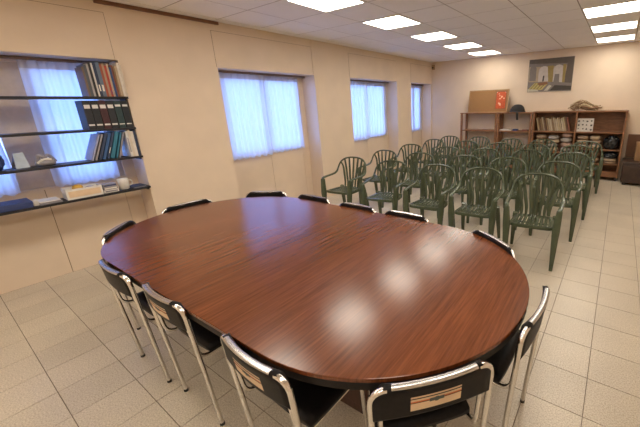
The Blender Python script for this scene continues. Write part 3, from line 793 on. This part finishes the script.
# printed sheet
root = empty('printed_sheet', (-.59, FY+.10, .987)); root.rotation_euler = (-.12, 0, 0)
MB().box(-.155, .155, 0, .004, 0, .27).build('sheet', 'white', root)
mb = MB(); rq = random.Random(8); flat('ink', (.10, .09, .08))
for i in range(4):
    for j in range(3):
        cx, cz = -.112+i*.075+rq.uniform(-.01, .01), .05+j*.085+rq.uniform(-.01, .01); r = rq.uniform(.014, .024); K = 7
        mb.add([(cx, -.0012, cz)]+[(cx+r*rq.uniform(.6, 1.2)*math.cos(6.283*q/K), -.0012, cz+r*rq.uniform(.6, 1.2)*math.sin(6.283*q/K)) for q in range(K)], [(0, 1+(q+1) % K, 1+q) for q in range(K)])
mb.build('drawings', 'ink', root)
tag(root, 'white sheet with small dark drawings standing in the bookcase', 'sheet')

# cloth and paper bundles
def bundle(x, y, z, sx, sy, sz, label, mt, seed, cat='bundle', name='cloth_bundle'):
    root = empty(name, (x, y, z)); n = max(2, int(sz/.085)); hh = sz/n
    rs = random.Random(seed)
    for k in range(n):
        mb = lump(sx/2*rs.uniform(.92, 1), sy/2, hh*.54, seed*5+k, 2, .10, 1.6)
        mb.build('fold', mt[k % len(mt)], root, (rs.uniform(-.01, .01), 0, hh*k))
    tag(root, label, cat, 'bundles stored in the bookcase'); return root
flat('cloth_pale', (.55, .42, .28), .85); flat('cloth_grey', (.40, .36, .32), .85); flat('cloth_rose', (.42, .27, .21), .85); flat('cloth_brown', (.27, .16, .09), .85)
bx = [-1.43, -1.17, -.905]
mts = [['cloth_pale', 'tan'], ['cloth_pale', 'cloth_grey'], ['cloth_grey', 'cloth_rose']]
for k in range(3):
    bundle(bx[k], FY+.17, .54, .235, .28, [.36, .35, .41][k], '%s cloth bundle under the magazines, %s' % (['pale tan', 'cream and grey', 'grey and rose'][k], ['beside the open shelves', 'between two others', 'beside the bookcase divider'][k]), mts[k], k+1)
    bundle(bx[k], FY+.17, .097, .235, .28, [.34, .30, .33][k], 'brown cloth bundle at the bottom of the bookcase, under the %s' % ['pale tan bundle', 'cream and grey bundle', 'grey and rose bundle'][k], ['cloth_brown', 'tan'], k+11)
bundle(-.60, FY+.17, .635, .235, .28, .27, 'pale cloth bundle beside the divider under the printed sheet', ['tan', 'cloth_pale'], 21)
bundle(-.36, FY+.17, .635, .225, .28, .27, 'tan cloth bundle beside the upper black plastic bag', ['cloth_pale', 'tan'], 22)
bundle(-.60, FY+.17, .34, .235, .28, .22, 'brown cloth bundle beside the divider below the pale bundle', ['cloth_brown', 'tan'], 23)
bundle(-.36, FY+.17, .34, .225, .28, .24, 'brown cloth bundle beside the lower black plastic bag', ['tan', 'cloth_brown'], 24)
bundle(-.05, FY+.17, .34, .25, .28, .11, 'low tan bundle under the lower black plastic bag', ['tan', 'cloth_pale'], 25)
bundle(-.45, FY+.18, .097, .5, .26, .18, 'wide brown bundle on the bookcase bottom shelf', ['cloth_brown', 'tan'], 26)
def bag(x, y, z, rx, ry, rz, seed, label):
    root = empty('plastic_bag', (x, y, z)); lump(rx, ry, rz, seed, 4, .22, 2.6).build('bag_body', 'bag', root)
    MB().tube(smooth_path([(0, -ry*.2, rz*1.85), (.012, -ry*.3, rz*1.98), (-.006, -ry*.4, rz*2.05)], 3), lambda t: .016-.006*t, 8).build('knot', 'bag', root)
    tag(root, label, 'bag', 'black plastic bags in the bookcase')
bag(-.07, FY+.17, .635, .135, .14, .135, 31, 'bulging black plastic bag on the upper right bookcase shelf')
bag(-.06, FY+.17, .455, .135, .14, .062, 35, 'squashed black plastic bag resting on a tan bundle')

# things on top of the bookcases
ztop = 1.394
root = empty('cork_board', (-2.735, FY+.16, ztop)); root.rotation_euler = (-.16, 0, 0)
MB().box(-.475, .475, 0, .012, .018, .512).build('cork_panel', 'cork', root)
for (a, b, c, d) in ((-.49, .49, 0, .02), (-.49, .49, .51, .53)): MB().box(a, b, -.006, .018, c, d, 0, .002).build('frame_rail', 'lightwood', root)
for (a, b) in ((-.49, -.472), (.465, .49)): MB().box(a, b, -.006, .018, .02, .51, 0, .002).build('frame_stile', 'lightwood', root)
nb_ = MB().box(.20, .425, -.002, -.0002, .09, .475).build('notice', 'orange', root)
mb = MB(); rq = random.Random(5); flat('notice_ink', (.85, .55, .35))
for q in range(9):
    cx, cz, r = rq.uniform(.235, .39), rq.uniform(.13, .44), rq.uniform(.012, .025)
    mb.add([(cx, -.003, cz)]+[(cx+r*rq.uniform(.5, 1.3)*math.cos(6.283*k/7), -.003, cz+r*rq.uniform(.5, 1.3)*math.sin(6.283*k/7)) for k in range(7)], [(0, 1+(k+1) % 7, 1+k) for k in range(7)])
mb.build('notice_print', 'notice_ink', nb_)
flat('notice_edge', (.12, .05, .03))
MB().box(.19, .198, -.003, .0, .08, .485).box(.427, .435, -.003, 0, .08, .485).box(.198, .427, -.003, 0, .477, .485).box(.198, .427, -.003, 0, .08, .088).build('notice_border', 'notice_edge', root)
for (px, pz) in ((.21, .465), (.415, .465)): MB().tube([(px, -.002, pz), (px, -.012, pz)], .007, 8).build('push_pin', 'white', root)
tag(root, 'cork notice board with an orange notice leaning on the open shelves', 'notice board')
# cap with ear flaps
root = empty('riding_helmet', (-2.0, FY+.13, ztop))
vs, fs = [], []; K, J = 24, 8
for j in range(J+1):
    t = math.pi/2*j/J
    for q in range(K): vs.append((.165*math.cos(t)**.8*math.cos(6.283*q/K) if j < J else 0, .14*math.cos(t)**.8*math.sin(6.283*q/K) if j < J else 0, .012+.165*math.sin(t)))
for j in range(J):
    for q in range(K): fs.append((j*K+q, j*K+(q+1) % K, (j+1)*K+(q+1) % K, (j+1)*K+q))
fs.append(tuple(reversed(range(K))))
MB().add(vs, fs, 0, True).build('helmet_shell', 'black', root)
MB().tube([(.168*math.cos(6.283*q/24), .143*math.sin(6.283*q/24), .012) for q in range(24)], .012, 8, 0, True).build('helmet_rim', 'rubber', root)
MB().sweep(smooth_path([(.03, -.135, .02), (.04, -.165, -.03), (.045, -.168, -.10), (.05, -.166, -.165)], 3), lambda i, t: rrect(.028-.006*t, .006, 2, .4), 0, lambda i, p: (1, 0, 0)).build('strap', 'black', root)
tag(root, 'black rounded helmet with hanging strap on top of the open shelves', 'helmet')
# papers on the open unit shelf
o = MB().box(-.17, .10, -.06, .06, 0, .018, 0, .003).box(-.15, .06, -.05, .07, .018, .028, 0, .002).build('paper_pile', 'white', None, (-2.20, FY+.12, .977)); tag(o, 'flat white paper pile on the open shelves under the helmet', 'papers')
root = empty('blue_box', (-2.005, FY+.10, .977)); MB().box(-.055, .055, -.05, .05, 0, .03, 0, .003).build('box_base', 'dark_blue', root); MB().box(-.057, .057, -.052, .052, .026, .042, 0, .003).build('lid', 'dark_blue', root); tag(root, 'small dark blue box beside the white paper pile', 'box')
o = lump(.07, .05, .018, 41, 3, .15).build('red_pouch', 'brick_cover', None, (-1.80, FY+.12, .977)); tag(o, 'small brick-red pouch on the open shelves', 'pouch')
# wicker / twig bundle
root = empty('twig_bundle', (-.62, FY+.16, ZT)); rt_ = random.Random(12)
for k in range(40):
    x0 = rt_.uniform(-.33, -.1); x1 = rt_.uniform(.08, .32); yy = rt_.uniform(-.09, .09); h = rt_.uniform(.03, .19)
    P = smooth_path([(x0, yy, rt_.uniform(.01, .12)), ((x0+x1)/2-.08, yy+rt_.uniform(-.04, .04), h+rt_.uniform(0, .04)), ((x0+x1)/2+.06, yy+rt_.uniform(-.04, .04), max(.012, h*.8)), (x1, yy+rt_.uniform(-.05, .05), rt_.uniform(.01, .10))], 4)
    MB().tube(P, rt_.uniform(.005, .013), 6).build('twig', ['wicker', 'cream', 'cloth_brown'][k % 3], root)
MB().tube([(.02+.0*q, .11*math.cos(6.283*q/14), .07+.066*math.sin(6.283*q/14)) for q in range(14)], .007, 6, 0, True).build('tie_band', 'wicker', root)
tag(root, 'loose bundle of dry twigs lying on top of the bookcase', 'twig bundle')

# poster on the back wall
root = empty('poster', (-1.42, YB-.004, 1.83))
MB().box(-.458, .458, -.006, 0, 0, .695).build('paper', flat('poster_ground', (.22, .19, .16)), root)
cl = {'p_wall': (.40, .31, .22), 'p_vault': (.11, .09, .075), 'p_light': (.52, .47, .43), 'p_col': (.30, .22, .07), 'p_dark': (.05, .042, .035), 'p_yel': (.48, .39, .14), 'p_red': (.24, .11, .05), 'p_grey': (.20, .175, .16), 'p_pale': (.52, .48, .38)}
names = list(cl); 
for n in names: flat(n, cl[n])
mb = MB(); lay = [0]
def poly(pts, n):
    lay[0] += 1; yy = -.0062-.00006*lay[0]
    mb.add([(x, yy, z) for x, z in pts], [tuple(range(len(pts)))], names.index(n))
def arch(cx, w_, z0, z1, n): poly([(cx-w_, z0)]+[(cx-w_*math.cos(math.pi*q/10), z1-w_+w_*math.sin(math.pi*q/10)) for q in range(11)]+[(cx+w_, z0)], n)
poly([(-.45, .20), (.45, .20), (.45, .69), (-.45, .69)], 'p_wall'); poly([(-.45, .60), (.45, .56), (.45, .69), (-.45, .69)], 'p_vault'); poly([(-.45, .54), (.25, .52), (.45, .56), (-.45, .61)], 'p_grey')
arch(-.36, .07, .24, .56, 'p_grey'); arch(-.13, .11, .22, .54, 'p_light'); arch(.17, .11, .18, .55, 'p_light'); poly([(-.02, .18), (.07, .18), (.06, .54), (-.06, .54)], 'p_col')
poly([(.29, .10), (.45, .05), (.45, .60), (.33, .56)], 'p_vault'); poly([(.26, .16), (.31, .16), (.31, .55), (.25, .55)], 'p_col')
poly([(-.45, .02), (.45, .02), (.45, .16), (.1, .20), (-.45, .22)], 'p_grey'); poly([(-.44, .06), (-.30, .20), (-.02, .18), (-.14, .04)], 'p_yel')
for q in range(4): poly([(-.40+q*.07, .06), (-.385+q*.07, .06), (-.27+q*.07, .19), (-.285+q*.07, .19)], 'p_dark')
poly([(-.25, .19), (-.05, .21), (-.02, .16), (-.20, .13)], 'p_red'); poly([(-.10, .02), (.0, .14), (.06, .12), (-.02, .02)], 'p_pale'); poly([(.02, .02), (.45, .02), (.45, .10), (.12, .13)], 'p_dark'); poly([(.08, .16), (.20, .16), (.19, .36), (.10, .36)], 'p_grey'); poly([(-.15, .22), (-.12, .22), (-.11, .34), (-.14, .34)], 'p_dark'); poly([(-.45, .01), (-.2, .01), (-.24, .05), (-.45, .07)], 'p_pale')
mb.build('print', names, root)
tag(root, 'wide poster of an arched vaulted interior on the back wall', 'poster')

# motion sensor in the corner
root = empty('wall_sensor', (XF+.05, YB-.003, 2.56)); 
MB().box(-.03, .05, -.012, 0, -.06, .06, 0, .004).build('sensor_base', 'lightwood', root); MB().box(-.025, .045, -.05, -.012, -.045, .06, 0, .01).build('sensor_body', 'wicker', root); MB().box(-.01, .03, -.055, -.05, -.03, .01, 0, .004).build('lens', 'rubber', root)
tag(root, 'small brown sensor box high in the back wall corner', 'sensor')

# dark low chest, box and board right of the bookcase
root = empty('storage_chest', (.62, 7.84, 0))
MB().box(-.44, .44, -.27, .27, .05, .40, 0, .015).build('chest_body', 'leather', root); MB().box(-.455, .455, -.285, .28, .40, .46, 0, .02).build('lid', 'leather', root)
for k in (-.29, 0, .29): MB().box(k-.13, k+.13, -.278, -.268, .10, .36, 0, .004).build('front_panel', 'leather', root)
for sx in (-1, 1):
    for sy in (-1, 1): MB().box(sx*.38-.03, sx*.38+.03, sy*.21-.03, sy*.21+.03, 0, .05, 0, .005).build('foot', 'rubber', root)
tag(root, 'low dark brown chest standing beside the bookcase', 'chest')
o = MB().box(-.36, .36, 0, .02, 0, .47, 0, .002).build('wood_board', 'brownboard', None, (.56, 8.19, .462)); tag(o, 'dark brown board upright behind the cardboard box', 'board')
root = empty('cardboard_box', (.62, 7.95, .46)); MB().box(-.27, .27, -.15, .15, 0, .34, 0, .002).build('box_body', 'card', root)
for s in (-1, 1): MB().box(-.27, .27, min(s*.15, s*.003), max(s*.15, s*.003), .3402, .344).build('flap', 'card', root)
MB().box(-.27, .27, -.025, .025, .3442, .3448).build('tape', 'lightwood', root)
tag(root, 'brown cardboard box on top of the dark chest', 'box')
root = empty('white_cabinet', (.80, 6.35, 0)); MB().box(-.30, .30, -.42, .42, .02, .30, 0, .006).build('body', 'white', root); MB().box(-.31, .31, -.43, .43, .30, .325, 0, .004).build('top', 'white', root)
for s in (-1, 1): d_ = MB().box(-.312, -.30, s*.21-.2, s*.21+.2, .03, .29, 0, .003).build('door', 'white', root); MB().tube([(-.325, s*.04, .12), (-.325, s*.04, .2)], .006, 8).build('handle', 'chrome', d_)
MB().box(-.29, .29, -.41, .41, 0, .02).build('plinth', 'rubber', root)
tag(root, 'low white cabinet along the aisle wall', 'cabinet')
